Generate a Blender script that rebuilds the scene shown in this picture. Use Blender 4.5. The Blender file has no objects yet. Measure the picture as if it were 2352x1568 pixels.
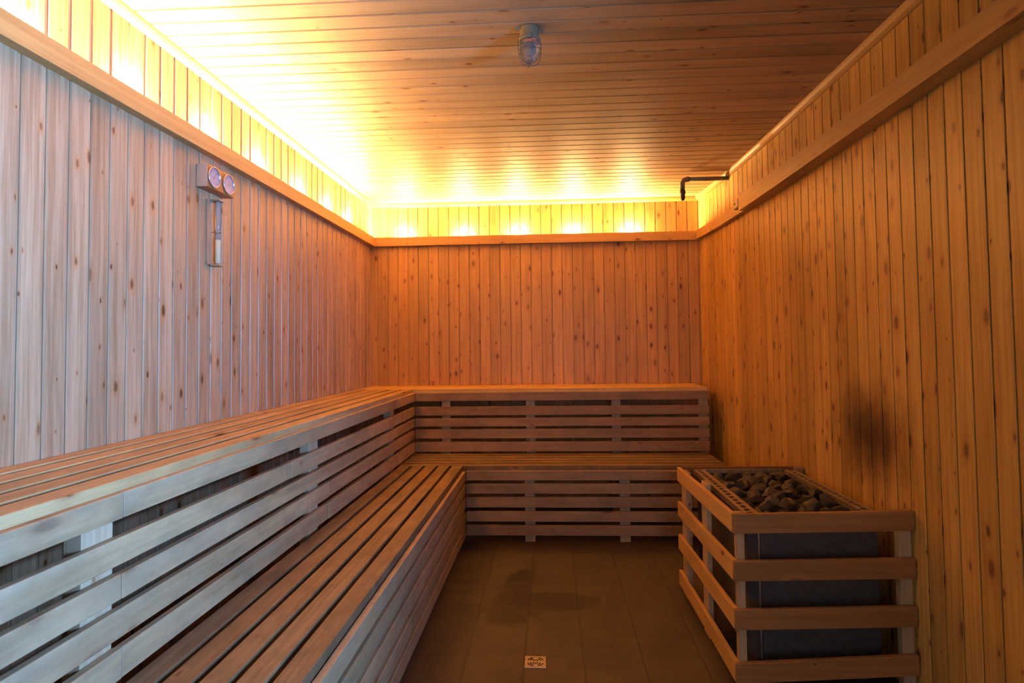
import bpy, bmesh, math, random
from mathutils import Vector, Matrix

# ------------------------------------------------------------------ camera
sc = bpy.context.scene
W, HH = 2352, 1568
F_PX, YAW, PITCH, ROLL, CZ = 1340.22, -0.0504, 0.0350, -0.0122, 1.30
fw = Vector((math.sin(YAW)*math.cos(PITCH), math.cos(YAW)*math.cos(PITCH), math.sin(PITCH)))
rt = Vector((math.cos(YAW), -math.sin(YAW), 0)); up = rt.cross(fw)
c_, s_ = math.cos(ROLL), math.sin(ROLL)
rt2 = rt*c_ + up*s_; up2 = up*c_ - rt*s_
cam = bpy.data.objects.new('camera', bpy.data.cameras.new('camera'))
sc.collection.objects.link(cam); sc.camera = cam
cam.matrix_world = Matrix(((rt2.x, up2.x, -fw.x, 0), (rt2.y, up2.y, -fw.y, 0), (rt2.z, up2.z, -fw.z, CZ), (0, 0, 0, 1)))
cam.data.sensor_width = 36; cam.data.lens = F_PX/W*36
cam.data.shift_x = -21.9/W; cam.data.shift_y = -34.2/W
cam.data.clip_start = 0.02; cam.data.clip_end = 100

# ------------------------------------------------------------------ light set-up
vs = sc.view_settings
vs.view_transform = 'Standard'; vs.look = 'None'; vs.gamma = 1.0; vs.use_curve_mapping = False
vs.exposure = 0.0
LAMP_W, LAMP_COL, LAMP_DZ = 335.0, (1.0, 0.63, 0.25), -0.010
DAY_W, DAY_COL = 430.0, (0.32, 0.77, 1.95)
DOOR_W, DOOR_COL = 30.0, (0.70, 0.72, 0.95)
world = bpy.data.worlds.new('world'); sc.world = world; world.use_nodes = True
wb = world.node_tree.nodes['Background']
wb.inputs[0].default_value = (0.5, 0.75, 1.2, 1); wb.inputs[1].default_value = 0.04
# daylight that comes in through an added, unseen window in the right wall, beside the camera
dl = bpy.data.lights.new('daylight', 'AREA'); dl.shape = 'RECTANGLE'; dl.size = 1.3; dl.size_y = 0.75
dl.energy = DAY_W; dl.color = DAY_COL
dlo = bpy.data.objects.new('daylight', dl); sc.collection.objects.link(dlo)
dlo.location = (2.15, 0.28, 1.42); dlo.rotation_euler = (math.radians(90), 0, math.radians(90))

# weaker daylight through the open doorway behind the camera
d2 = bpy.data.lights.new('doorway_daylight', 'AREA'); d2.shape = 'RECTANGLE'; d2.size = 0.9; d2.size_y = 1.5
d2.energy = DOOR_W; d2.color = DOOR_COL
d2o = bpy.data.objects.new('doorway_daylight', d2); sc.collection.objects.link(d2o)
d2o.location = (0.25, -1.7, 1.15); d2o.rotation_euler = (math.radians(90), 0, 0)

# ------------------------------------------------------------------ room dimensions
XL, D, H, YF = -1.510, 4.852, 2.525, -0.62
HU, HL = 0.987, 0.504
XU, YU = -1.040, 4.405          # outer faces of the upper risers
XLO, YLO = -0.583, 3.918        # outer faces of the lower risers
def xw(y):                      # the right wall bows slightly in plan
    return 1.23 + 0.09*(1 - math.exp(-max(D - y, 0)/0.8))

# ------------------------------------------------------------------ helpers
def link(o): sc.collection.objects.link(o); return o
def obj(name, bm, mats, parent=None, smooth=False):
    me = bpy.data.meshes.new(name); bmesh.ops.recalc_face_normals(bm, faces=bm.faces[:]); bm.to_mesh(me); bm.free()
    for m in (mats if isinstance(mats, (list, tuple)) else [mats]): me.materials.append(m)
    if smooth:
        for p in me.polygons: p.use_smooth = True
    o = link(bpy.data.objects.new(name, me))
    if parent: o.parent = parent
    return o
def tag(o, label, cat, group=None):
    o['label'] = label; o['category'] = cat
    if group: o['group'] = group
    return o
def thing(name, label, cat, loc=(0, 0, 0), group=None):
    o = link(bpy.data.objects.new(name, None)); o.location = loc; o.empty_display_size = 0.1
    return tag(o, label, cat, group)
def struct(name, bm, mats, smooth=False):
    o = obj(name, bm, mats, None, smooth); o['kind'] = 'structure'; return o
def box(bm, x0, x1, y0, y1, z0, z1, bev=0.0, mat=0, dz=(0, 0)):
    """axis box; dz lifts the (x0, x1) ends"""
    b = bmesh.new(); bmesh.ops.create_cube(b, size=1)
    for v in b.verts:
        r = dz[1] if v.co.x > 0 else dz[0]
        v.co = Vector(((x0+x1)/2 + v.co.x*(x1-x0), (y0+y1)/2 + v.co.y*(y1-y0), (z0+z1)/2 + v.co.z*(z1-z0) + r))
    if bev: bmesh.ops.bevel(b, geom=b.edges[:], offset=bev, segments=2, profile=0.5, affect='EDGES')
    for f in b.faces: f.material_index = mat
    merge(bm, b)
def merge(bm, b):
    m = {v: bm.verts.new(v.co) for v in b.verts}
    for f in b.faces:
        try: nf = bm.faces.new([m[v] for v in f.verts]); nf.material_index = f.material_index; nf.smooth = f.smooth
        except ValueError: pass
    b.free()
def one_box(*a, **k):
    bm = bmesh.new(); box(bm, *a, **k); return bm
def lathe(bm, prof, c=(0, 0, 0), seg=32, axis='Z', mat=0, rib=0.0):
    rings = []
    for r, z in prof:
        ring = []
        for i in range(seg):
            a = 2*math.pi*i/seg; rr = r*(1 + (rib if i % 2 else -rib))
            p = (rr*math.cos(a), rr*math.sin(a), z)
            if axis == 'X': p = (z, rr*math.cos(a), rr*math.sin(a))
            if axis == 'Y': p = (rr*math.cos(a), z, rr*math.sin(a))
            ring.append(bm.verts.new(Vector(p) + Vector(c)))
        rings.append(ring)
    for a, b in zip(rings, rings[1:]):
        for i in range(seg):
            f = bm.faces.new((a[i], a[(i+1) % seg], b[(i+1) % seg], b[i])); f.material_index = mat; f.smooth = True
    for ring in (rings[0], rings[-1]):
        f = bm.faces.new(ring); f.material_index = mat
def tube(bm, pts, r, seg=10, mat=0):
    pts = [Vector(p) for p in pts]; rings = []
    for i, p in enumerate(pts):
        t = (pts[min(i+1, len(pts)-1)] - pts[max(i-1, 0)]).normalized()
        n = t.cross(Vector((0.13, 0.31, 0.94))); n = n.normalized() if n.length > 1e-3 else t.orthogonal().normalized()
        b = t.cross(n)
        rings.append([bm.verts.new(p + (n*math.cos(2*math.pi*k/seg) + b*math.sin(2*math.pi*k/seg))*r) for k in range(seg)])
    for a, b in zip(rings, rings[1:]):
        for k in range(seg):
            f = bm.faces.new((a[k], a[(k+1) % seg], b[(k+1) % seg], b[k])); f.material_index = mat; f.smooth = True
    bm.faces.new(rings[0]); bm.faces.new(rings[-1])

# ------------------------------------------------------------------ materials
class NT:
    def __init__(s, name):
        s.m = bpy.data.materials.new(name); s.m.use_nodes = True; s.t = s.m.node_tree
        s.b = s.t.nodes['Principled BSDF']
    def n(s, typ, **k):
        o = s.t.nodes.new(typ)
        for a, v in k.items(): setattr(o, a, v)
        return o
    def set(s, sock, v):
        if isinstance(v, bpy.types.NodeSocket): s.t.links.new(v, sock)
        elif isinstance(v, (tuple, list)) and len(v) == 3 and sock.type == 'RGBA': sock.default_value = (*v, 1)
        else: sock.default_value = v
    def math(s, op, a, b=0.0, c=0.0, clamp=False):
        o = s.n('ShaderNodeMath', operation=op, use_clamp=clamp)
        s.set(o.inputs[0], a); s.set(o.inputs[1], b); s.set(o.inputs[2], c); return o.outputs[0]
    def ramp(s, v, lo, hi, a=0.0, b=1.0, smooth=True):
        o = s.n('ShaderNodeMapRange', interpolation_type='SMOOTHSTEP' if smooth else 'LINEAR')
        s.set(o.inputs[0], v); s.set(o.inputs[1], lo); s.set(o.inputs[2], hi); s.set(o.inputs[3], a); s.set(o.inputs[4], b); return o.outputs[0]
    def mix(s, f, a, b, blend='MIX'):
        o = s.n('ShaderNodeMix', data_type='RGBA', blend_type=blend)
        s.set(o.inputs[0], f); s.set(o.inputs[6], a); s.set(o.inputs[7], b); return o.outputs[2]
    def vec(s, x, y, z):
        o = s.n('ShaderNodeCombineXYZ'); s.set(o.inputs[0], x); s.set(o.inputs[1], y); s.set(o.inputs[2], z); return o.outputs[0]
    def noise(s, v, scale=1.0, detail=3.0, rough=0.5, dist=0.0):
        o = s.n('ShaderNodeTexNoise'); s.set(o.inputs['Vector'], v); s.set(o.inputs['Scale'], scale)
        s.set(o.inputs['Detail'], detail); s.set(o.inputs['Roughness'], rough); s.set(o.inputs['Distortion'], dist); return o.outputs[0]
    def coord(s):
        t = s.n('ShaderNodeTexCoord'); p = s.n('ShaderNodeSeparateXYZ'); s.t.links.new(t.outputs['Object'], p.inputs[0])
        return {'X': p.outputs[0], 'Y': p.outputs[1], 'Z': p.outputs[2]}
    def out(s, col, rough=0.5, bump=None, bs=0.2, **k):
        s.set(s.b.inputs['Base Color'], col); s.set(s.b.inputs['Roughness'], rough)
        for a, v in k.items(): s.set(s.b.inputs[a.replace('_', ' ')], v)
        if bump is not None:
            o = s.n('ShaderNodeBump'); s.set(o.inputs['Strength'], bs); o.inputs['Distance'].default_value = 0.003
            s.set(o.inputs['Height'], bump); s.t.links.new(o.outputs[0], s.b.inputs['Normal'])
        return s.m

def wood(name, across, along, pitch=None, off=0.0, light=(0.48, 0.285, 0.110), dark=(0.33, 0.165, 0.052), knots=0.5,
         knot_size=0.115, rough=0.42, tone=0.16, other=None, seed=0.0, stain=None, grey=None, dirt=0.0, cell=(0.070, 0.155)):
    t = NT(name); C = t.coord(); U, V = C[across], C[along]
    Wc = C[other or [a for a in 'XYZ' if a not in (across, along)][0]]
    if pitch:
        idx = t.math('FLOOR', t.math('DIVIDE', t.math('SUBTRACT', U, off), pitch))
        wn = t.n('ShaderNodeTexWhiteNoise', noise_dimensions='1D'); t.set(wn.inputs['W'], t.math('ADD', idx, seed)); rnd = wn.outputs[0]
        uu = U
    else:
        oi = t.n('ShaderNodeObjectInfo'); rnd = oi.outputs['Random']; uu = t.math('ADD', U, Wc)
    sh = t.math('MULTIPLY', rnd, 23.7)
    Vs = t.math('ADD', V, sh)
    warp = t.noise(t.vec(t.math('MULTIPLY', uu, 14), t.math('MULTIPLY', Vs, 4), sh), 1.0, 2.0)
    Uw = t.math('ADD', U, t.math('MULTIPLY', warp, 0.012))
    fine = t.noise(t.vec(t.math('MULTIPLY', Uw, 260), t.math('MULTIPLY', Vs, 6), t.math('MULTIPLY', Wc, 200)), 1.0, 3.0, 0.6)
    grain = t.noise(t.vec(t.math('MULTIPLY', Uw, 75), t.math('MULTIPLY', Vs, 1.6), t.math('ADD', t.math('MULTIPLY', Wc, 60), sh)), 1.0, 3.0, 0.55, 0.3)
    broad = t.noise(t.vec(t.math('MULTIPLY', uu, 10), t.math('MULTIPLY', Vs, 1.3), sh), 1.0, 2.0)
    g = t.math('ADD', t.math('MULTIPLY', t.ramp(grain, 0.35, 0.68), 0.6), t.math('MULTIPLY', t.ramp(fine, 0.3, 0.75), 0.4))
    col = t.mix(g, light, dark)
    bri = t.math('ADD', t.math('MULTIPLY', rnd, tone*2), 1.0 - tone)
    bri = t.math('MULTIPLY', bri, t.ramp(broad, 0.3, 0.7, 0.88, 1.1))
    # knots
    vo = t.n('ShaderNodeTexVoronoi', voronoi_dimensions='2D'); vo.inputs['Scale'].default_value = 1.0
    kv = t.vec(t.math('ADD', t.math('DIVIDE', uu, cell[0]), t.math('MULTIPLY', rnd, 7.3)), t.math('DIVIDE', Vs, cell[1]), 0.0)
    wob = t.noise(t.vec(t.math('MULTIPLY', uu, 130), t.math('MULTIPLY', Vs, 90), 0.0), 1.0, 1.0)
    t.set(vo.inputs['Vector'], kv)
    cs = t.n('ShaderNodeSeparateColor'); t.t.links.new(vo.outputs['Color'], cs.inputs[0])
    on = t.math('LESS_THAN', cs.outputs[0], knots)
    r = t.math('MULTIPLY', t.math('ADD', t.math('MULTIPLY', t.math('POWER', cs.outputs[1], 2.0), 1.35), 0.30), knot_size)
    dist = t.math('ADD', vo.outputs['Distance'], t.math('MULTIPLY', t.math('SUBTRACT', wob, 0.5), 0.07))
    q = t.math('DIVIDE', dist, r)
    core = t.math('MULTIPLY', on, t.ramp(q, 1.15, 0.45))
    halo = t.math('MULTIPLY', on, t.ramp(q, 2.6, 0.8))
    col = t.mix(t.math('MULTIPLY', halo, 0.55), col, (0.40, 0.17, 0.05))
    kc = t.math('MULTIPLY', core, t.math('ADD', t.math('MULTIPLY', cs.outputs[2], 0.45), 0.5))
    col = t.mix(kc, col, (0.085, 0.028, 0.010))
    if grey:
        gm = t.noise(t.vec(t.math('MULTIPLY', uu, 18), t.math('MULTIPLY', Vs, 3), Wc), 1.0, 3.0, 0.6)
        col = t.mix(t.ramp(gm, 0.35, 0.7, 0.15, 0.75), col, grey)
    if dirt:
        dm = t.noise(t.vec(t.math('MULTIPLY', U, 9), t.math('MULTIPLY', V, 5), Wc), 1.0, 4.0, 0.65)
        bri = t.math('MULTIPLY', bri, t.ramp(dm, 0.3, 0.65, 1.0 - dirt, 1.0))
    bc = t.vec(bri, bri, bri)
    col = t.mix(1.0, col, bc, 'MULTIPLY')
    if stain:     # scorch mark left by the stove: (centre u, centre v, radius u, radius v)
        a = t.math('DIVIDE', t.math('SUBTRACT', U, stain[0]), stain[2]); b = t.math('DIVIDE', t.math('SUBTRACT', V, stain[1]), stain[3])
        dd = t.math('SQRT', t.math('ADD', t.math('MULTIPLY', a, a), t.math('MULTIPLY', b, b)))
        nz = t.noise(t.vec(t.math('MULTIPLY', U, 11), t.math('MULTIPLY', V, 4), 0.0), 1.0, 4.0, 0.6)
        dd = t.math('ADD', dd, t.math('MULTIPLY', t.math('SUBTRACT', nz, 0.5), 0.9))
        col = t.mix(t.ramp(dd, 1.15, 0.1, 0.0, 0.96), col, (0.035, 0.011, 0.005))
    return t.out(col, rough, bump=t.math('ADD', g, t.math('MULTIPLY', core, -0.5)), bs=0.12)

def plain(name, col, rough=0.5, metal=0.0, var=0.0, scale=20.0, bs=0.0, **k):
    t = NT(name); tc = t.n('ShaderNodeTexCoord')
    nz = t.noise(tc.outputs['Object'], scale, 4.0, 0.6)
    f = t.ramp(nz, 0.3, 0.7, 1 - var, 1 + var)
    return t.out(t.mix(1.0, col, t.vec(f, f, f), 'MULTIPLY'), rough, bump=nz if bs else None, bs=bs, Metallic=metal, **k)

LP, LO = 0.0853, 1.579 - 40*0.0853
BP, BO = 0.0864, -1.366 - 20*0.0864
RP, RO = 0.0845, 2.836 - 60*0.0845
CP, CO = 0.0856, 2.078 - 60*0.0856
M_left = wood('pine_left_wall', 'Y', 'Z', LP, LO, seed=3, light=(0.47, 0.30, 0.145), dark=(0.29, 0.155, 0.062))
M_back = wood('pine_back_wall', 'X', 'Z', BP, BO, seed=41, knots=0.55, light=(0.56, 0.32, 0.098), dark=(0.40, 0.195, 0.050))
M_right = wood('pine_right_wall', 'Y', 'Z', RP, RO, seed=97, knots=0.55, knot_size=0.14, tone=0.2, light=(0.60, 0.345, 0.078), dark=(0.42, 0.20, 0.035), stain=(2.50, 0.91, 0.37, 0.27))
M_front = wood('pine_front_wall', 'X', 'Z', BP, BO, seed=11)
M_ceil = wood('pine_ceiling', 'Y', 'X', CP, CO, seed=7, light=(0.46, 0.275, 0.13), dark=(0.37, 0.20, 0.08), knots=0.30, knot_size=0.10, rough=0.55)
M_trimY = wood('pine_beam_lengthwise', 'Z', 'Y', knots=0.16, tone=0.08, light=(0.50, 0.29, 0.085), dark=(0.41, 0.215, 0.055))
M_trimX = wood('pine_beam_crosswise', 'Z', 'X', knots=0.16, tone=0.08, light=(0.50, 0.29, 0.085), dark=(0.41, 0.215, 0.055))
M_slatY = wood('bench_slat_lengthwise', 'Z', 'Y', knots=0.22, rough=0.55, light=(0.46, 0.29, 0.12), dark=(0.34, 0.20, 0.075), grey=(0.36, 0.25, 0.125), dirt=0.25, cell=(0.09, 0.24))
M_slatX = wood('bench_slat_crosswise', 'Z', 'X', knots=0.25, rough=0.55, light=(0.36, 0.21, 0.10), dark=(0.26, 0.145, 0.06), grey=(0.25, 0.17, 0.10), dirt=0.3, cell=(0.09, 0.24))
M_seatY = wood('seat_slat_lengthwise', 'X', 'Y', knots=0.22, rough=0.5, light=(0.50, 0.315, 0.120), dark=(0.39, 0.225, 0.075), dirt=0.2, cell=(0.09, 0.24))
M_seatX = wood('seat_slat_crosswise', 'Y', 'X', knots=0.2, rough=0.5, light=(0.74, 0.47, 0.135), dark=(0.62, 0.36, 0.085), dirt=0.2, cell=(0.09, 0.24))  # back seat pine lightened in colour, standing in for more lamp light
M_seatYlow = wood('shaded_seat_slat_lengthwise', 'X', 'Y', knots=0.15, rough=0.6, light=(0.22, 0.135, 0.052), dark=(0.135, 0.078, 0.028), dirt=0.45, cell=(0.09, 0.24))  # seat pine darkened in colour for the weak light low down
M_seatXlow = wood('shaded_seat_slat_crosswise', 'Y', 'X', knots=0.15, rough=0.6, light=(0.22, 0.135, 0.052), dark=(0.135, 0.078, 0.028), dirt=0.45, cell=(0.09, 0.24))  # same darkening: dim light at the lower step put into the colour
M_post = wood('post_wood', 'X', 'Z', other='Y', knots=0.12, light=(0.44, 0.30, 0.155), dark=(0.35, 0.22, 0.105))
M_guardY = wood('guard_slat_lengthwise', 'Z', 'Y', knots=0.1, light=(0.70, 0.38, 0.10), dark=(0.58, 0.29, 0.06))  # unfinished side slats; extra lightness in the colour stands for lamp light
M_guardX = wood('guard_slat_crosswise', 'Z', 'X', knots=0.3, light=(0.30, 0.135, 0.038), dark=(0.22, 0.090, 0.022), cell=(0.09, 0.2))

# ------------------------------------------------------------------ panelled walls
def board_profile(start, pitch, lo, hi, lip=False, g=0.0058):
    """(u, depth) points of tongue-and-groove boards between lo and hi; depth is into the wall"""
    pts = []; u = start
    while u < hi:
        for du, d in ((0.0, 0.0030), (0.0022, 0.0), (pitch-0.0150, 0.0), (pitch-0.0128, 0.0032), (pitch-0.0030, 0.0036), (pitch-0.0028, 0.010), (pitch-0.0004, 0.010)) if lip else ((0.0, 0.0010), (0.0012, 0.0), (pitch-g-0.0022, 0.0), (pitch-g-0.0010, 0.0010), (pitch-g-0.0009, 0.0085), (pitch-0.0002, 0.0085)):
            if lo <= u+du <= hi: pts.append((u+du, d))
        u += pitch
    return [(lo, pts[0][1])] + pts + [(hi, pts[-1][1])]
def panel(name, pts, place, v0, v1, mat):
    bm = bmesh.new(); a = [bm.verts.new(place(u, d, v0)) for u, d in pts]; b = [bm.verts.new(place(u, d, v1)) for u, d in pts]
    for i in range(len(pts)-1): bm.faces.new((a[i], a[i+1], b[i+1], b[i]))
    back = 0.06
    c = [bm.verts.new(place(u, back, v0)) for u in (pts[0][0], pts[-1][0])]; e = [bm.verts.new(place(u, back, v1)) for u in (pts[0][0], pts[-1][0])]
    bm.faces.new((c[0], c[1], e[1], e[0])); bm.faces.new((a[0], b[0], e[0], c[0])); bm.faces.new((a[-1], b[-1], e[1], c[1]))
    return struct(name, bm, mat)
panel('wall_left', board_profile(LO, LP, YF, D+0.03, True), lambda u, d, v: (XL-d, u, v), 0, H+0.04, M_left)
panel('wall_back', board_profile(BO, BP, XL-0.03, 1.27), lambda u, d, v: (u, D+d, v), 0, H+0.04, M_back)
bm0 = panel('wall_right', board_profile(RO, RP, 0.95, D+0.03), lambda u, d, v: (xw(u)+d, u, v), 0, H+0.04, M_right)
bm = bmesh.new(); box(bm, 1.318, 1.378, YF, 0.10, 0, H+0.04); box(bm, 1.318, 1.378, 0.10, 0.95, 1.85, H+0.04); box(bm, 1.318, 1.378, 0.10, 0.95, 0, 1.12)
nb = obj('wall_right', bm, M_right); nb['kind'] = 'structure'
panel('ceiling', board_profile(CO, CP, YF, D+0.05, g=0.0085), lambda u, d, v: (v, u, H+d), XL-0.05, 1.40, M_ceil)
# front wall behind the camera; added window in the right wall beside it
bm = bmesh.new()
box(bm, XL-0.05, -0.25, YF-0.07, YF, 0, H+0.04); box(bm, 0.65, 1.40, YF-0.07, YF, 0, H+0.04); box(bm, -0.25, 0.65, YF-0.07, YF, 2.02, H+0.04)
struct('wall_front', bm, M_front)
bm = bmesh.new()
for a, b in ((-0.27, -0.22), (0.62, 0.67)): box(bm, a, b, YF-0.09, YF+0.012, 0, 2.05, 0.003)
box(bm, -0.219, 0.619, YF-0.09, YF+0.012, 2.0, 2.05, 0.003)
struct('door_1', bm, M_trimX)
bm = bmesh.new()
for a, b in ((0.08, 0.12), (0.93, 0.97)): box(bm, 1.305, 1.40, a, b, 1.10, 1.87, 0.003)
box(bm, 1.305, 1.40, 0.121, 0.929, 1.83, 1.87, 0.003); box(bm, 1.295, 1.40, 0.121, 0.929, 1.10, 1.14, 0.003)
struct('added_window_1', bm, M_trimY)  # unseen window, added; its sill keeps daylight off floor and low benches

# floor: 25 cm brown tiles
t = NT('floor_tiles'); C = t.coord(); P = 0.2457
def cellpos(c, off):
    a = t.math('DIVIDE', t.math('SUBTRACT', C[c], off), P); return t.math('FLOOR', a), t.math('FRACT', a)
ix, fx = cellpos('X', -0.128 - 20*P); iy, fy = cellpos('Y', 2.503 - 20*P)
ex = t.math('MINIMUM', fx, t.math('SUBTRACT', 1.0, fx)); ey = t.math('MINIMUM', fy, t.math('SUBTRACT', 1.0, fy))
gx = t.ramp(ex, 0.020, 0.010); gy = t.math('MULTIPLY', t.ramp(ey, 0.012, 0.005), 0.65)
grout = t.math('MAXIMUM', gx, gy)
wn = t.n('ShaderNodeTexWhiteNoise', noise_dimensions='2D'); t.set(wn.inputs['Vector'], t.vec(ix, iy, 0.0))
p3 = t.vec(C['X'], C['Y'], 0.0)
n1 = t.noise(p3, 5.0, 5.0, 0.65, 0.4); n2 = t.noise(p3, 45.0, 3.0, 0.6)
col = t.mix(t.ramp(n1, 0.3, 0.7), (0.019, 0.0115, 0.0055), (0.040, 0.026, 0.0135))
col = t.mix(t.math('MULTIPLY', t.ramp(n2, 0.55, 0.75), 0.3), col, (0.13, 0.095, 0.065))
col = t.mix(t.math('MULTIPLY', wn.outputs[0], 0.22), col, (0.045, 0.027, 0.017))
# damp dark patch around the middle of the floor
def blob(cx, cy, rx, ry):
    a = t.math('DIVIDE', t.math('SUBTRACT', C['X'], cx), rx); b = t.math('DIVIDE', t.math('SUBTRACT', C['Y'], cy), ry)
    return t.math('SQRT', t.math('ADD', t.math('MULTIPLY', a, a), t.math('MULTIPLY', b, b)))
dd = t.math('MINIMUM', t.math('MINIMUM', blob(-0.05, 3.03, 0.30, 0.13), blob(-0.19, 3.30, 0.09, 0.15)), blob(-0.24, 2.86, 0.13, 0.12))
dd = t.math('ADD', dd, t.math('MULTIPLY', t.math('SUBTRACT', t.noise(p3, 9.0, 3.0), 0.5), 1.1))
damp = t.ramp(dd, 1.1, 0.8)
col = t.mix(t.math('MULTIPLY', damp, 0.72), col, (0.014, 0.010, 0.006))
col = t.mix(t.math('MULTIPLY', grout, 0.8), col, (0.018, 0.012, 0.009))
t.out(col, t.ramp(damp, 0.0, 1.0, 0.60, 0.42), bump=t.math('SUBTRACT', t.math('MULTIPLY', n2, 0.15), grout), bs=0.5)
struct('floor', one_box(XL-0.05, 1.42, YF-0.1, D+0.05, -0.05, 0.0), t.m)

# ceiling edge mouldings
def moulding(name, pts, inward, m):
    bm = bmesh.new(); prof = [(0, 0)] + [(0.028 - 0.028*(1-math.cos(a))*0.5, 0.034 - 0.034*(1-math.sin(a))*1.0) for a in [math.pi/2*k/6 for k in range(7)]]
    prof = [(0.0, 0.0), (0.030, 0.0), (0.028, -0.010), (0.020, -0.022), (0.009, -0.032), (0.0, -0.034)]
    rings = [[bm.verts.new(Vector((p[0]+inward[0]*a, p[1]+inward[1]*a, H+b))) for a, b in prof] for p in pts]
    for r0, r1 in zip(rings, rings[1:]):
        for i in range(len(prof)): bm.faces.new((r0[i], r0[(i+1) % 6], r1[(i+1) % 6], r1[i]))
    bm.faces.new(rings[0]); bm.faces.new(rings[-1])
    return struct(name, bm, m)
moulding('trim_1', [(XL, YF), (XL, D)], (1, 0), M_trimY)
moulding('trim_2', [(XL, D), (1.24, D)], (0, -0.6), M_trimX)
ys = [YF + (D-YF)*k/24 for k in range(25)]
moulding('trim_3', [(xw(y), y) for y in ys], (-1, 0), M_trimY)

# ------------------------------------------------------------------ light ledges (boards standing off the wall, lamps behind)
Z0, Z1 = 2.160, 2.234
lg = thing('light_ledge', 'long pine ledge along the left wall with glowing lamps hidden behind it', 'ledge', (XL, 0, Z0))
def part(name, bm, m, parent, **k):
    o = obj(name, bm, m, parent, **k)
    # parts are written in room coordinates: bring them into their parent's frame
    off = Vector(parent.location) if parent.type == 'EMPTY' or parent.location.length else Vector()
    o.data.transform(Matrix.Translation(-off)); return o
part('face_board', one_box(XL+0.024, XL+0.040, YF, D-0.04, Z0, Z1, 0.0015), M_trimY, lg)
part('bottom_board', one_box(XL-0.012, XL+0.024, YF, D-0.04, Z0, Z0+0.012), M_trimY, lg)
lg = thing('light_ledge', 'pine ledge across the back wall with five glowing lamps behind it', 'ledge', (0, D, Z0))
part('face_board', one_box(XL, 1.225, D-0.040, D-0.024, Z0, Z1, 0.0015), M_trimX, lg)
part('bottom_board', one_box(XL, 1.225, D-0.024, D+0.012, Z0, Z0+0.012), M_trimX, lg)
def curved_board(y0, y1, o0, o1, zf):
    """board following the right wall, its faces o0..o1 off the wall; zf(y) gives (bottom, top)"""
    bm = bmesh.new(); n = 24; rings = []
    for k in range(n+1):
        y = y0 + (y1-y0)*k/n; zb, zt = zf(y)
        rings.append([bm.verts.new((xw(y)-o, y, z)) for o, z in ((o0, zb), (o1, zb), (o1, zt), (o0, zt))])
    for a, b in zip(rings, rings[1:]):
        for i in range(4): bm.faces.new((a[i], a[(i+1) % 4], b[(i+1) % 4], b[i]))
    bm.faces.new(rings[0]); bm.faces.new(rings[-1]); return bm
lg = thing('wall_beam', 'long pine beam high on the right wall, unlit, nearer section above the stove', 'beam', (1.24, 1.0, Z0))
part('face_board', curved_board(YF, 3.80, 0.055, 0.078, lambda y: (Z0, Z0+0.083+0.022*min(1, max(0, (y-2.9)/0.9)))), M_trimY, lg)
part('bottom_board', curved_board(YF, 3.80, 0.0, 0.055, lambda y: (Z0+0.001, Z0+0.02)), M_trimY, lg)
lg = thing('wall_beam', 'short slimmer pine beam on the right wall between its metal box and the corner', 'beam', (1.2, 4.3, Z0))
part('face_board', curved_board(3.802, D-0.045, 0.018, 0.040, lambda y: (Z0+0.005, Z0+0.076)), M_trimY, lg)
part('bottom_board', curved_board(3.802, D-0.045, 0.0, 0.018, lambda y: (Z0+0.006, Z0+0.02)), M_trimY, lg)

# lamps hidden behind the ledges
M_bulb = NT('lamp_glass'); M_bulb.out((0.9, 0.8, 0.6), 0.4, Emission_Color=(1.0, 0.72, 0.38, 1), Emission_Strength=60.0); M_bulb = M_bulb.m
M_socket = plain('lamp_socket', (0.5, 0.48, 0.44), 0.6, var=0.1)
def cove_lamp(x, y, label, wall):
    t_ = thing('cove_lamp', label, 'lamp', (x, y, Z1+LAMP_DZ), 'lamps behind the %s ledge' % wall)
    bm = bmesh.new(); lathe(bm, [(0.0005, -0.0085), (0.005, -0.007), (0.0075, -0.002), (0.0075, 0.002), (0.005, 0.006), (0.0005, 0.0075)], seg=12)
    obj('bulb', bm, M_bulb, t_)
    bm = bmesh.new(); lathe(bm, [(0.006, -0.045), (0.006, -0.0088)], seg=12); obj('socket', bm, M_socket, t_)
    L = bpy.data.lights.new('lamp_light', 'POINT'); L.energy = LAMP_W; L.color = LAMP_COL; L.shadow_soft_size = 0.0095
    lo = link(bpy.data.objects.new('lamp_light', L)); lo.parent = t_
left_y = [1.533, 1.995, 2.465, 2.930, 3.400, 3.851, 4.257]
names = ['leftmost glow at the photo edge', 'second glow from the left', 'third glow, just up-left of the thermometer', 'fourth glow, right of the thermometer',
         'fifth glow towards the corner', 'sixth glow, next to last before the corner', 'last glow before the back corner']
for y, n in zip(left_y, names): cove_lamp(XL+0.012, y, 'warm lamp hidden behind left wall ledge: ' + n, 'left')
for x, n in zip([-1.22, -0.719, -0.267, 0.205, 0.667], ['leftmost of five', 'second of five from the left', 'middle one of five', 'fourth of five from the left', 'rightmost of five, nearest the pipe']):
    cove_lamp(x, D-0.012, 'warm lamp hidden behind back wall ledge, ' + n, 'back')

# ------------------------------------------------------------------ benches
def slats(t_, name, boxes, m):
    for b in boxes: part(name, one_box(*b, bev=0.0025), m, t_)
ST, SG, SB = 0.07, 0.0235, 0.0195       # seat slat width and gap
RU = [(0.897, 0.959), (0.788, 0.855), (0.705, 0.767), (0.615, 0.684), (0.516, 0.590)]
RL = [(0.411, 0.474), (0.323, 0.389), (0.232, 0.301), (0.139, 0.206), (0.048, 0.115)]
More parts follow.
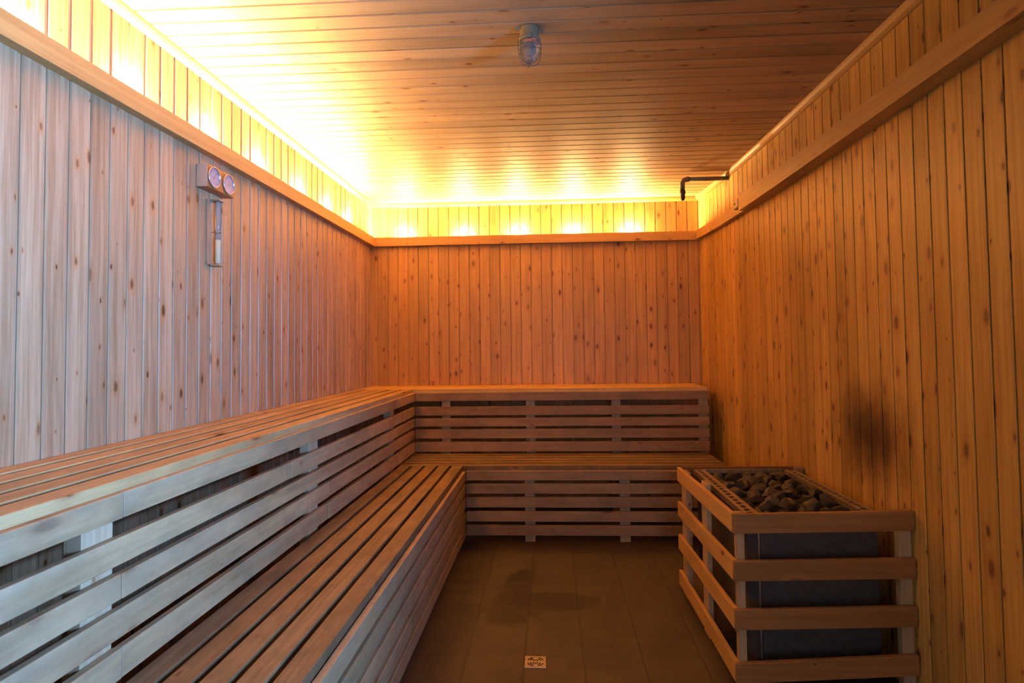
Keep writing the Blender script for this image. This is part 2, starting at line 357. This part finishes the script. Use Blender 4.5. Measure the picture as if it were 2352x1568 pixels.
# upper bench, left wall
b = thing('sauna_bench', 'upper slatted pine bench running along the left wall', 'bench', (XL, 2.0, 0))
for i in range(5):
    x0 = XL+0.003+i*(ST+SG); slats(b, 'seat_slat', [(x0, x0+ST, YF+0.01, YU+0.024, HU-0.036, HU)], M_seatY)
cuts = [[1.38, 3.90], [2.30, 3.90], [1.375, 3.90], [2.69, 3.90], [1.38, 2.69, 3.90]]
random.seed(5)
for (z0, z1), cu in zip(RU, cuts):
    e = [YF+0.01] + cu + [YU-0.001]
    for a, c in zip(e, e[1:]):
        dx = random.uniform(0, 0.0025)
        slats(b, 'front_slat', [(XU-0.024, XU-dx, a+0.001, c-0.001, z0+random.uniform(-.001, .001), z1+random.uniform(-.001, .001))], M_slatY)
for y in (-0.25, 1.28, 2.52, 3.80):
    part('support_post', one_box(XU-0.068, XU-0.0245, y, y+0.095, 0, HU-0.037, 0.002), M_post, b)
    part('cross_bearer', one_box(XL+0.002, XU-0.069, y+0.02, y+0.065, HU-0.11, HU-0.037, 0.002), M_post, b)
# upper bench, back wall
b = thing('sauna_bench', 'upper slatted pine bench across the back wall, below the five lamps', 'bench', (-0.2, D, 0))
for i in range(5):
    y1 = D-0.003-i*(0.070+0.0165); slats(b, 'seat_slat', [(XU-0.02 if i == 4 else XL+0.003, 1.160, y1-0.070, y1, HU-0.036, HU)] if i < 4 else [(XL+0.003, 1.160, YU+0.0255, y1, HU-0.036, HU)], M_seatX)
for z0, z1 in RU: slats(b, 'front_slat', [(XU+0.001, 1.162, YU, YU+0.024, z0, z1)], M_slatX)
for x in (-0.841, -0.198, 0.446, 1.090):
    part('support_post', one_box(x, x+0.068, YU+0.0245, YU+0.068, 0, HU-0.037, 0.002), M_post, b)
    part('cross_bearer', one_box(x+0.01, x+0.055, YU+0.069, D-0.002, HU-0.11, HU-0.037, 0.002), M_post, b)
# lower bench, left
b = thing('sauna_bench', 'lower slatted bench step in front of the left wall bench', 'bench', (XU, 2.0, 0))
for i in range(5):
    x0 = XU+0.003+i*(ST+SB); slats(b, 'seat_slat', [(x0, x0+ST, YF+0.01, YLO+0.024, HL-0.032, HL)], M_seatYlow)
cuts = [[1.9], [3.1], [1.3, 3.4], [2.4], [1.9, 3.5]]
for (z0, z1), cu in zip(RL, cuts):
    e = [YF+0.01] + cu + [YLO-0.001]
    for a, c in zip(e, e[1:]):
        slats(b, 'front_slat', [(XLO-0.024, XLO-random.uniform(0, 0.002), a+0.001, c-0.001, z0, z1)], M_slatY)
for y in (-0.25, 1.28, 2.55, 3.78):
    part('support_post', one_box(XLO-0.068, XLO-0.0245, y, y+0.07, 0, HL-0.035, 0.002), M_post, b)
    part('cross_bearer', one_box(XU+0.002, XLO-0.069, y+0.012, y+0.057, HL-0.11, HL-0.035, 0.002), M_post, b)
# lower bench, back
b = thing('sauna_bench', 'lower slatted bench step across the back of the room, right end behind the stove', 'bench', (0, YU, 0))
for i in range(5):
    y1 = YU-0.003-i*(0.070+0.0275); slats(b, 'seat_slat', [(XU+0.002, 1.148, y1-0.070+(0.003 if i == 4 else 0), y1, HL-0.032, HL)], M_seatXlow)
for z0, z1 in RL: slats(b, 'front_slat', [(XLO+0.001, 1.148, YLO, YLO+0.024, z0, z1)], M_slatX)
for x in (-0.191, 0.441, 1.075):
    part('support_post', one_box(x, x+0.068, YLO+0.0245, YLO+0.068, 0, HL-0.035, 0.002), M_post, b)
    part('cross_bearer', one_box(x+0.01, x+0.055, YLO+0.069, YU-0.002, HL-0.11, HL-0.035, 0.002), M_post, b)

# ------------------------------------------------------------------ wooden guard around the stove
GX, GY0, GY1 = 0.661, 2.237, 3.180
g = thing('stove_guard', 'slatted pine guard rail boxed around the stove by the right wall', 'guard rail', (GX, GY0, 0))
WR = xw(2.24) - 0.004
side = [(0.600, 0.673, 0.577, 0.651), (0.425, 0.499, 0.395, 0.470), (0.249, 0.323, 0.221, 0.297), (0.056, 0.129, 0.036, 0.111)]
for a0, a1, b0, b1 in side:          # side slats slope a little down towards the back
    bm = one_box(GX, GX+0.018, GY0, GY1, 0, 1, 0.0)
    for v in bm.verts:
        k = (v.co.y-GY0)/(GY1-GY0); lo, hi = a0+(b0-a0)*k, a1+(b1-a1)*k; v.co.z = lo + (hi-lo)*v.co.z
    bmesh.ops.bevel(bm, geom=bm.edges[:], offset=0.002, segments=1, affect='EDGES')
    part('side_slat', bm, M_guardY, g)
for (z0, z1), dz in zip([(0.600, 0.672), (0.427, 0.500), (0.250, 0.323), (0.057, 0.129)], (0.014, 0.015, 0.020, 0.040)):
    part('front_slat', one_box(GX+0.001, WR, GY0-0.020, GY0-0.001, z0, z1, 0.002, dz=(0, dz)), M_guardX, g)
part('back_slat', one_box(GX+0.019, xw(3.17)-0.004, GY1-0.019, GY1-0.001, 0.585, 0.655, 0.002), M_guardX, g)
for y0, y1, top in ((GY0+0.002, GY0+0.032, 0.672), (2.665, 2.745, 0.678), (3.06, 3.16, 0.64)):
    part('corner_post' if y0 != 2.665 else 'middle_post', one_box(GX+0.0185, GX+(0.048 if y0 != 2.665 else 0.042), y0, y1, 0, top, 0.002), M_post, g)
part('corner_post', one_box(WR-0.045, WR-0.002, GY0+0.001, GY0+0.034, 0, 0.67, 0.002), M_post, g)
part('corner_post', one_box(1.262, 1.300, GY1-0.050, GY1-0.0195, 0, 0.655, 0.002), M_post, g)

# ------------------------------------------------------------------ stove
M_steel = plain('stove_steel', (0.052, 0.044, 0.040), 0.5, 0.1, 0.18, 30)
M_edge = plain('bright_steel_edge', (0.55, 0.56, 0.58), 0.28, 0.9, 0.1)
M_rim = plain('grille_steel', (0.34, 0.27, 0.18), 0.42, 0.75, 0.2, 40)
M_dark = plain('stove_inner', (0.025, 0.022, 0.020), 0.7, 0.2, 0.2)
s = thing('sauna_stove', 'dark steel sauna stove full of stones inside the slatted guard', 'stove', (1.0, 2.75, 0))
SX0, SX1, SY0, SY1, SZ = 0.755, 1.232, 2.315, 3.130, 0.568
bm = bmesh.new()
ring = [(SX0+0.032, SY0), (SX1, SY0), (SX1, SY1), (SX0+0.0, SY1), (SX0, SY0+0.032)]
lo = [bm.verts.new((x, y, 0.10)) for x, y in ring]; hi = [bm.verts.new((x, y, SZ)) for x, y in ring]
for i in range(5): bm.faces.new((lo[i], lo[(i+1) % 5], hi[(i+1) % 5], hi[i]))
bm.faces.new(lo); bm.faces.new(hi)
part('cabinet', bm, M_steel, s)
part('edge_strip', one_box(SX0+0.029, SX0+0.034, SY0-0.002, SY0+0.001, 0.10, 0.642), M_edge, s)
part('front_panel', one_box(SX0+0.037, SX1-0.004, SY0-0.004, SY0-0.0005, 0.12, 0.600, 0.001), M_steel, s)
for x, y in ((0.80, 2.38), (1.19, 2.38), (0.80, 3.06), (1.19, 3.06)):
    part('leg', one_box(x-0.015, x+0.015, y-0.015, y+0.015, 0, 0.0995), M_steel, s)
bm = bmesh.new()        # stone tray walls
for a in ((SX0+0.025, SX0+0.030, SY0+0.002, SY1-0.002), (SX1-0.030, SX1-0.025, SY0+0.002, SY1-0.002), (SX0+0.030, SX1-0.030, SY0+0.002, SY0+0.007), (SX0+0.030, SX1-0.030, SY1-0.007, SY1-0.002)):
    box(bm, *a, SZ+0.0005, 0.642)
part('stone_tray', bm, M_dark, s)
def grille(x0, x1, y0, y1, n):
    """flat steel strip pierced by a row of slots, with a folded edge"""
    bm = bmesh.new(); z = 0.650; ins0, ins1 = x0+0.30*(x1-x0), x0+0.66*(x1-x0)
    box(bm, x0, ins0, y0, y1, z-0.004, z); box(bm, ins1, x1, y0, y1, z-0.004, z)
    st = (y1-y0)/n
    for i in range(n+1):
        yy = y0 + st*i; box(bm, ins0, ins1, max(y0, yy-st*0.20), min(y1, yy+st*0.20), z-0.0038, z-0.0002)
    box(bm, x0, x0+0.003, y0, y1, z-0.022, z-0.004); box(bm, x1-0.003, x1, y0, y1, z-0.022, z-0.004)
    return bm
part('air_grille', grille(0.733, 0.790, 2.290, 3.118, 17), M_rim, s)
part('air_grille', grille(1.192, 1.246, 2.315, 3.105, 17), M_rim, s)
part('front_rim', one_box(0.790, 1.192, 2.300, 2.312, 0.628, 0.650, 0.001), M_rim, s)
part('rear_rim', one_box(0.790, 1.192, 3.118, 3.130, 0.628, 0.650, 0.001), M_rim, s)

# stones
M_stone = NT('stove_stone'); tc = M_stone.n('ShaderNodeTexCoord'); oi = M_stone.n('ShaderNodeObjectInfo')
nz = M_stone.noise(tc.outputs['Object'], 28.0, 5.0, 0.65); f = M_stone.ramp(nz, 0.3, 0.7)
c0 = M_stone.mix(f, (0.020, 0.015, 0.009), (0.095, 0.070, 0.040))
k = M_stone.math('ADD', M_stone.math('MULTIPLY', oi.outputs['Random'], 0.8), 0.5)
M_stone = M_stone.out(M_stone.mix(1.0, c0, M_stone.vec(k, k, k), 'MULTIPLY'), 0.62, bump=nz, bs=0.8)
random.seed(11); from mathutils import noise as mn
variants = []
for q in range(9):
    bm = bmesh.new(); bmesh.ops.create_icosphere(bm, subdivisions=3, radius=1)
    planes = [(Vector([random.uniform(-1, 1) for _ in range(3)]).normalized(), random.uniform(0.35, 0.75)) for _ in range(13)]
    for v in bm.verts:
        p = v.co.copy()
        for n_, d_ in planes:
            e = p.dot(n_) - d_
            if e > 0: p -= n_*e*0.92
        p *= 1 + 0.10*mn.noise(p*1.8 + Vector((q*9, 0, 0))) + 0.04*mn.noise(p*5 + Vector((q*5, 3, 0)))
        v.co = p
    me = bpy.data.meshes.new('stove_stone'); bm.to_mesh(me); bm.free(); me.materials.append(M_stone); variants.append(me)
def stone(x, y, z, r):
    o = link(bpy.data.objects.new('stove_stone', random.choice(variants)))
    o.location = (x, y, z); o.scale = (r*random.uniform(.9, 1.25), r*random.uniform(.9, 1.25), r*random.uniform(.65, .85))
    o.rotation_euler = (random.uniform(-.5, .5), random.uniform(-.5, .5), random.uniform(0, 6.3))
    tag(o, 'dark rough stone in the heap filling the top of the sauna stove', 'stone', 'stones on the sauna stove')
nx, ny = 5, 10
for j in range(ny):
    for i in range(nx):
        x = 0.822 + (1.168-0.822)*(i + (0.25 if j % 2 else -0.0))/(nx-0.75) ; y = 2.352 + (3.088-2.352)*j/(ny-1)
        stone(min(x, 1.17)+random.uniform(-.008, .008), y+random.uniform(-.010, .010), 0.612+random.uniform(-0.006, 0.016), random.uniform(.036, .046))
for j in range(ny-1):
    for i in range(nx-1):
        if random.random() < 0.42:
            stone(0.862+(1.128-0.862)*i/(nx-2)+random.uniform(-.012, .012), 2.395+(3.045-2.395)*j/(ny-2)+random.uniform(-.012, .012), 0.645+random.uniform(-.006, .008), random.uniform(.034, .043))

# ------------------------------------------------------------------ floor drain
M_drain = plain('drain_steel', (0.52, 0.46, 0.36), 0.35, 0.8, 0.15, 60)
d = thing('floor_drain', 'small square metal drain grate with ring-shaped slots set in the floor tiles', 'drain', (-0.083, 2.452, 0))
bm = bmesh.new(); S = 0.044
box(bm, -S, S, -S, S, 0.0005, 0.0035, 0.0008); obj('grate', bm, M_drain, d)
bm = bmesh.new()
def arc(r0, r1, a0, a1):
    n = 10; V = []
    for kx in range(n+1):
        a = math.radians(a0+(a1-a0)*kx/n); V.append([(r*math.cos(a), r*math.sin(a)) for r in (r0, r1)])
    for p, q in zip(V, V[1:]):
        top = [bm.verts.new((*c, 0.0042)) for c in (p[0], p[1], q[1], q[0])]; bot = [bm.verts.new((*c, 0.0034)) for c in (p[0], p[1], q[1], q[0])]
        bm.faces.new(top)
        for i in range(4): bm.faces.new((top[i], top[(i+1) % 4], bot[(i+1) % 4], bot[i]))
for r0, r1, n in ((0.031, 0.036, 4), (0.021, 0.026, 4), (0.010, 0.015, 2)):
    for kx in range(n): arc(r0, r1, 360/n*kx + 90/n*0.5+10, 360/n*(kx+1) - 90/n*0.5-10)
obj('slots', bm, M_dark, d)

# ------------------------------------------------------------------ caged lamp on the ceiling
M_lampbase = plain('lamp_base_plastic', (0.21, 0.16, 0.085), 0.5, var=0.12)
M_wire = plain('cage_wire', (0.16, 0.14, 0.13), 0.4, 0.7)
t = NT('ribbed_glass'); t.out((0.92, 0.84, 0.72), 0.12, Transmission_Weight=0.9, IOR=1.25); M_glass = t.m
cl = thing('caged_ceiling_lamp', 'unlit grey lamp with ribbed glass and wire cage on the ceiling', 'lamp', (-0.067, 2.205, H))
bm = bmesh.new(); lathe(bm, [(0.036, 0.0), (0.038, -0.006), (0.034, -0.030), (0.043, -0.046), (0.044, -0.052), (0.038, -0.053)], seg=40); obj('base', bm, M_lampbase, cl)
bm = bmesh.new()
for a in (0.4, 0.4+math.pi): box(bm, *sorted((0.034*math.cos(a), 0.060*math.cos(a))), *sorted((0.034*math.sin(a)-0.006, 0.034*math.sin(a)+0.006)), -0.012, -0.002, 0.001)
obj('mounting_lug', bm, M_lampbase, cl)
bm = bmesh.new(); lathe(bm, [(0.0372, -0.0535), (0.0385, -0.075), (0.0365, -0.100), (0.030, -0.120), (0.018, -0.133), (0.001, -0.138)], seg=72, rib=0.018); obj('glass_dome', bm, M_glass, cl)
bm = bmesh.new(); lathe(bm, [(0.003, -0.056), (0.014, -0.062), (0.020, -0.080), (0.018, -0.098), (0.008, -0.108), (0.001, -0.110)], seg=24)
obj('bulb', bm, plain('frosted_bulb', (0.27, 0.19, 0.12), 0.35), cl, smooth=True)
bm = bmesh.new()
for a in (0.25, 0.25+math.pi/2):
    pts = []
    for kx in range(25):
        th = math.pi*kx/24; r = 0.045*math.cos(th) if True else 0; zz = -0.060 - 0.086*math.sin(th)**0.8
        rr = 0.045*(1 if math.cos(th) >= 0 else -1)*abs(math.cos(th))**0.55
        pts.append((rr*math.cos(a), rr*math.sin(a), zz))
    tube(bm, [(0.044*math.cos(a), 0.044*math.sin(a), -0.045)] + pts + [(-0.044*math.cos(a), -0.044*math.sin(a), -0.045)], 0.0014, 6)
for rr, zz in ((0.0435, -0.090),):
    tube(bm, [(rr*math.cos(2*math.pi*kx/32), rr*math.sin(2*math.pi*kx/32), zz) for kx in range(33)], 0.0013, 6)
obj('wire_cage', bm, M_wire, cl)

# ------------------------------------------------------------------ pipe with nozzle, box on the beam
M_pipe = plain('pipe_grey', (0.13, 0.115, 0.085), 0.5, 0.3, 0.15); M_noz = plain('nozzle_bronze', (0.085, 0.042, 0.022), 0.45, 0.6, 0.2)
pp = thing('water_pipe', 'dark grey pipe from the right wall near the back corner, elbow and nozzle pointing down', 'pipe', (xw(4.2), 4.2, 2.487))
bm = bmesh.new(); tube(bm, [(0, 0, 0), (-0.285, 0, 0)], 0.0145, 16); obj('tube', bm, M_pipe, pp)
bm = bmesh.new(); tube(bm, [(-0.275, 0, 0), (-0.300, 0, 0)], 0.0185, 16)
tube(bm, [(-0.290, 0, 0), (-0.305, 0, -0.003), (-0.318, 0, -0.012), (-0.324, 0, -0.026), (-0.325, 0, -0.075)], 0.0175, 16); obj('elbow', bm, M_pipe, pp)
bm = bmesh.new(); lathe(bm, [(0.012, -0.074), (0.020, -0.084), (0.021, -0.104), (0.015, -0.110), (0.017, -0.118), (0.018, -0.132), (0.011, -0.150), (0.008, -0.153)], c=(-0.324, 0, 0), seg=16); obj('nozzle', bm, M_noz, pp)
M_boxm = plain('grey_metal', (0.20, 0.17, 0.13), 0.45, 0.6, 0.1)
jb = thing('junction_box', 'small grey metal box sitting on the right wall beam where its two boards meet', 'box', (xw(3.88)-0.060, 3.86, 2.215))
obj('housing', one_box(-0.014, 0.018, -0.045, 0.045, -0.026, 0.030, 0.003), M_boxm, jb)
bm = bmesh.new(); lathe(bm, [(0.006, 0), (0.006, 0.003)], c=(-0.017, 0.020, 0.008), seg=12, axis='X'); obj('socket_hole', bm, M_dark, jb)

# ------------------------------------------------------------------ thermometer / hygrometer
M_tw = wood('instrument_wood', 'Z', 'Y', light=(0.36, 0.13, 0.030), dark=(0.30, 0.10, 0.022), knots=0.0)
M_tws = plain('instrument_side', (0.36, 0.28, 0.17), 0.35, 0, 0.08)
M_dial = plain('dial_paper', (0.34, 0.28, 0.27), 0.12, 0, 0.04)
M_ring = plain('dial_ring', (0.30, 0.28, 0.26), 0.25, 0.6)
M_ink = plain('dial_ink', (0.08, 0.05, 0.16), 0.5); M_red = plain('dial_needle', (0.55, 0.22, 0.08), 0.4)
th = thing('sauna_thermometer', 'wooden thermometer and hygrometer box with two round dials on the left wall', 'thermometer', (XL, 2.505, 2.053))
bm = one_box(0.0005, 0.052, -0.105, 0.105, -0.050, 0.050, 0.004)
case = obj('wooden_case', bm, [M_tw, M_tws], th)
for p in case.data.polygons:
    if p.normal.y < -0.7: p.material_index = 1
for yc, ang in ((-0.058, 0.9), (0.056, 0.4)):
    bm = bmesh.new(); lathe(bm, [(0.046, 0.052), (0.046, 0.0585), (0.0415, 0.0585), (0.0415, 0.0535)], c=(0, yc, 0), seg=40, axis='X'); rg = obj('dial_ring', bm, M_ring, th)
    bm = bmesh.new(); lathe(bm, [(0.0410, 0.0522), (0.0410, 0.0545)], c=(0, yc, 0), seg=40, axis='X'); dl_ = obj('dial', bm, M_dial, th)
    bm = bmesh.new()
    for kx in range(25):
        a = math.radians(-140 + 280*kx/24) + math.pi/2; r0 = 0.031 if kx % 4 else 0.027
        ca, sa = math.cos(a), math.sin(a); w = 0.0006 if kx % 4 else 0.001
        vs_ = [bm.verts.new((0.0549, yc + r*ca - sg*w*sa, r*sa + sg*w*ca)) for r, sg in ((r0, -1), (0.037, -1), (0.037, 1), (r0, 1))]
        bm.faces.new(vs_)
    obj('scale_marks', bm, M_ink, dl_)
    bm = bmesh.new(); tube(bm, [(0.0560, yc - 0.010*math.cos(ang), -0.010*math.sin(ang)), (0.0560, yc + 0.028*math.cos(ang), 0.028*math.sin(ang))], 0.0011, 6)
    lathe(bm, [(0.004, 0.0550), (0.004, 0.0575)], c=(0, yc, 0), seg=14, axis='X'); obj('needle', bm, M_red, dl_)
# ------------------------------------------------------------------ sand timer
M_back2 = plain('timer_wood', (0.33, 0.21, 0.11), 0.4, 0, 0.1)
t = NT('timer_glass'); t.out((0.55, 0.56, 0.50), 0.06, Transmission_Weight=0.75, IOR=1.3); M_tg = t.m
M_sand = plain('pale_sand', (0.52, 0.42, 0.22), 0.8, 0, 0.05, 200)
st = thing('sand_timer', 'narrow sauna sand timer on a wooden strip below the two-dial thermometer', 'sand timer', (XL, 2.515, 1.825))
obj('backplate', one_box(0.0005, 0.010, -0.040, 0.030, -0.145, 0.145, 0.002), M_back2, st)
for z in (-0.150, 0.140): obj('bracket', one_box(0.0105, 0.050, -0.022, 0.022, z, z+0.008, 0.001), M_back2, st)
bm = bmesh.new(); lathe(bm, [(0.0075, -0.1415), (0.011, -0.136), (0.011, -0.022), (0.008, -0.010), (0.0025, 0.0), (0.008, 0.010), (0.011, 0.022), (0.011, 0.134), (0.0075, 0.1395)], c=(0.032, 0, 0), seg=20); obj('glass_tube', bm, M_tg, st)
bm = bmesh.new(); lathe(bm, [(0.007, -0.1405), (0.0117, -0.136), (0.0117, -0.034), (0.004, -0.026)], c=(0.032, 0, 0), seg=20); obj('sand', bm, M_sand, st, smooth=True)
bm = bmesh.new(); tube(bm, [(0.010, -0.014, 0.0), (0.034, -0.013, 0.0), (0.045, 0, 0.0), (0.034, 0.013, 0.0), (0.010, 0.014, 0.0)], 0.0016, 8); obj('clip', bm, M_wire, st)
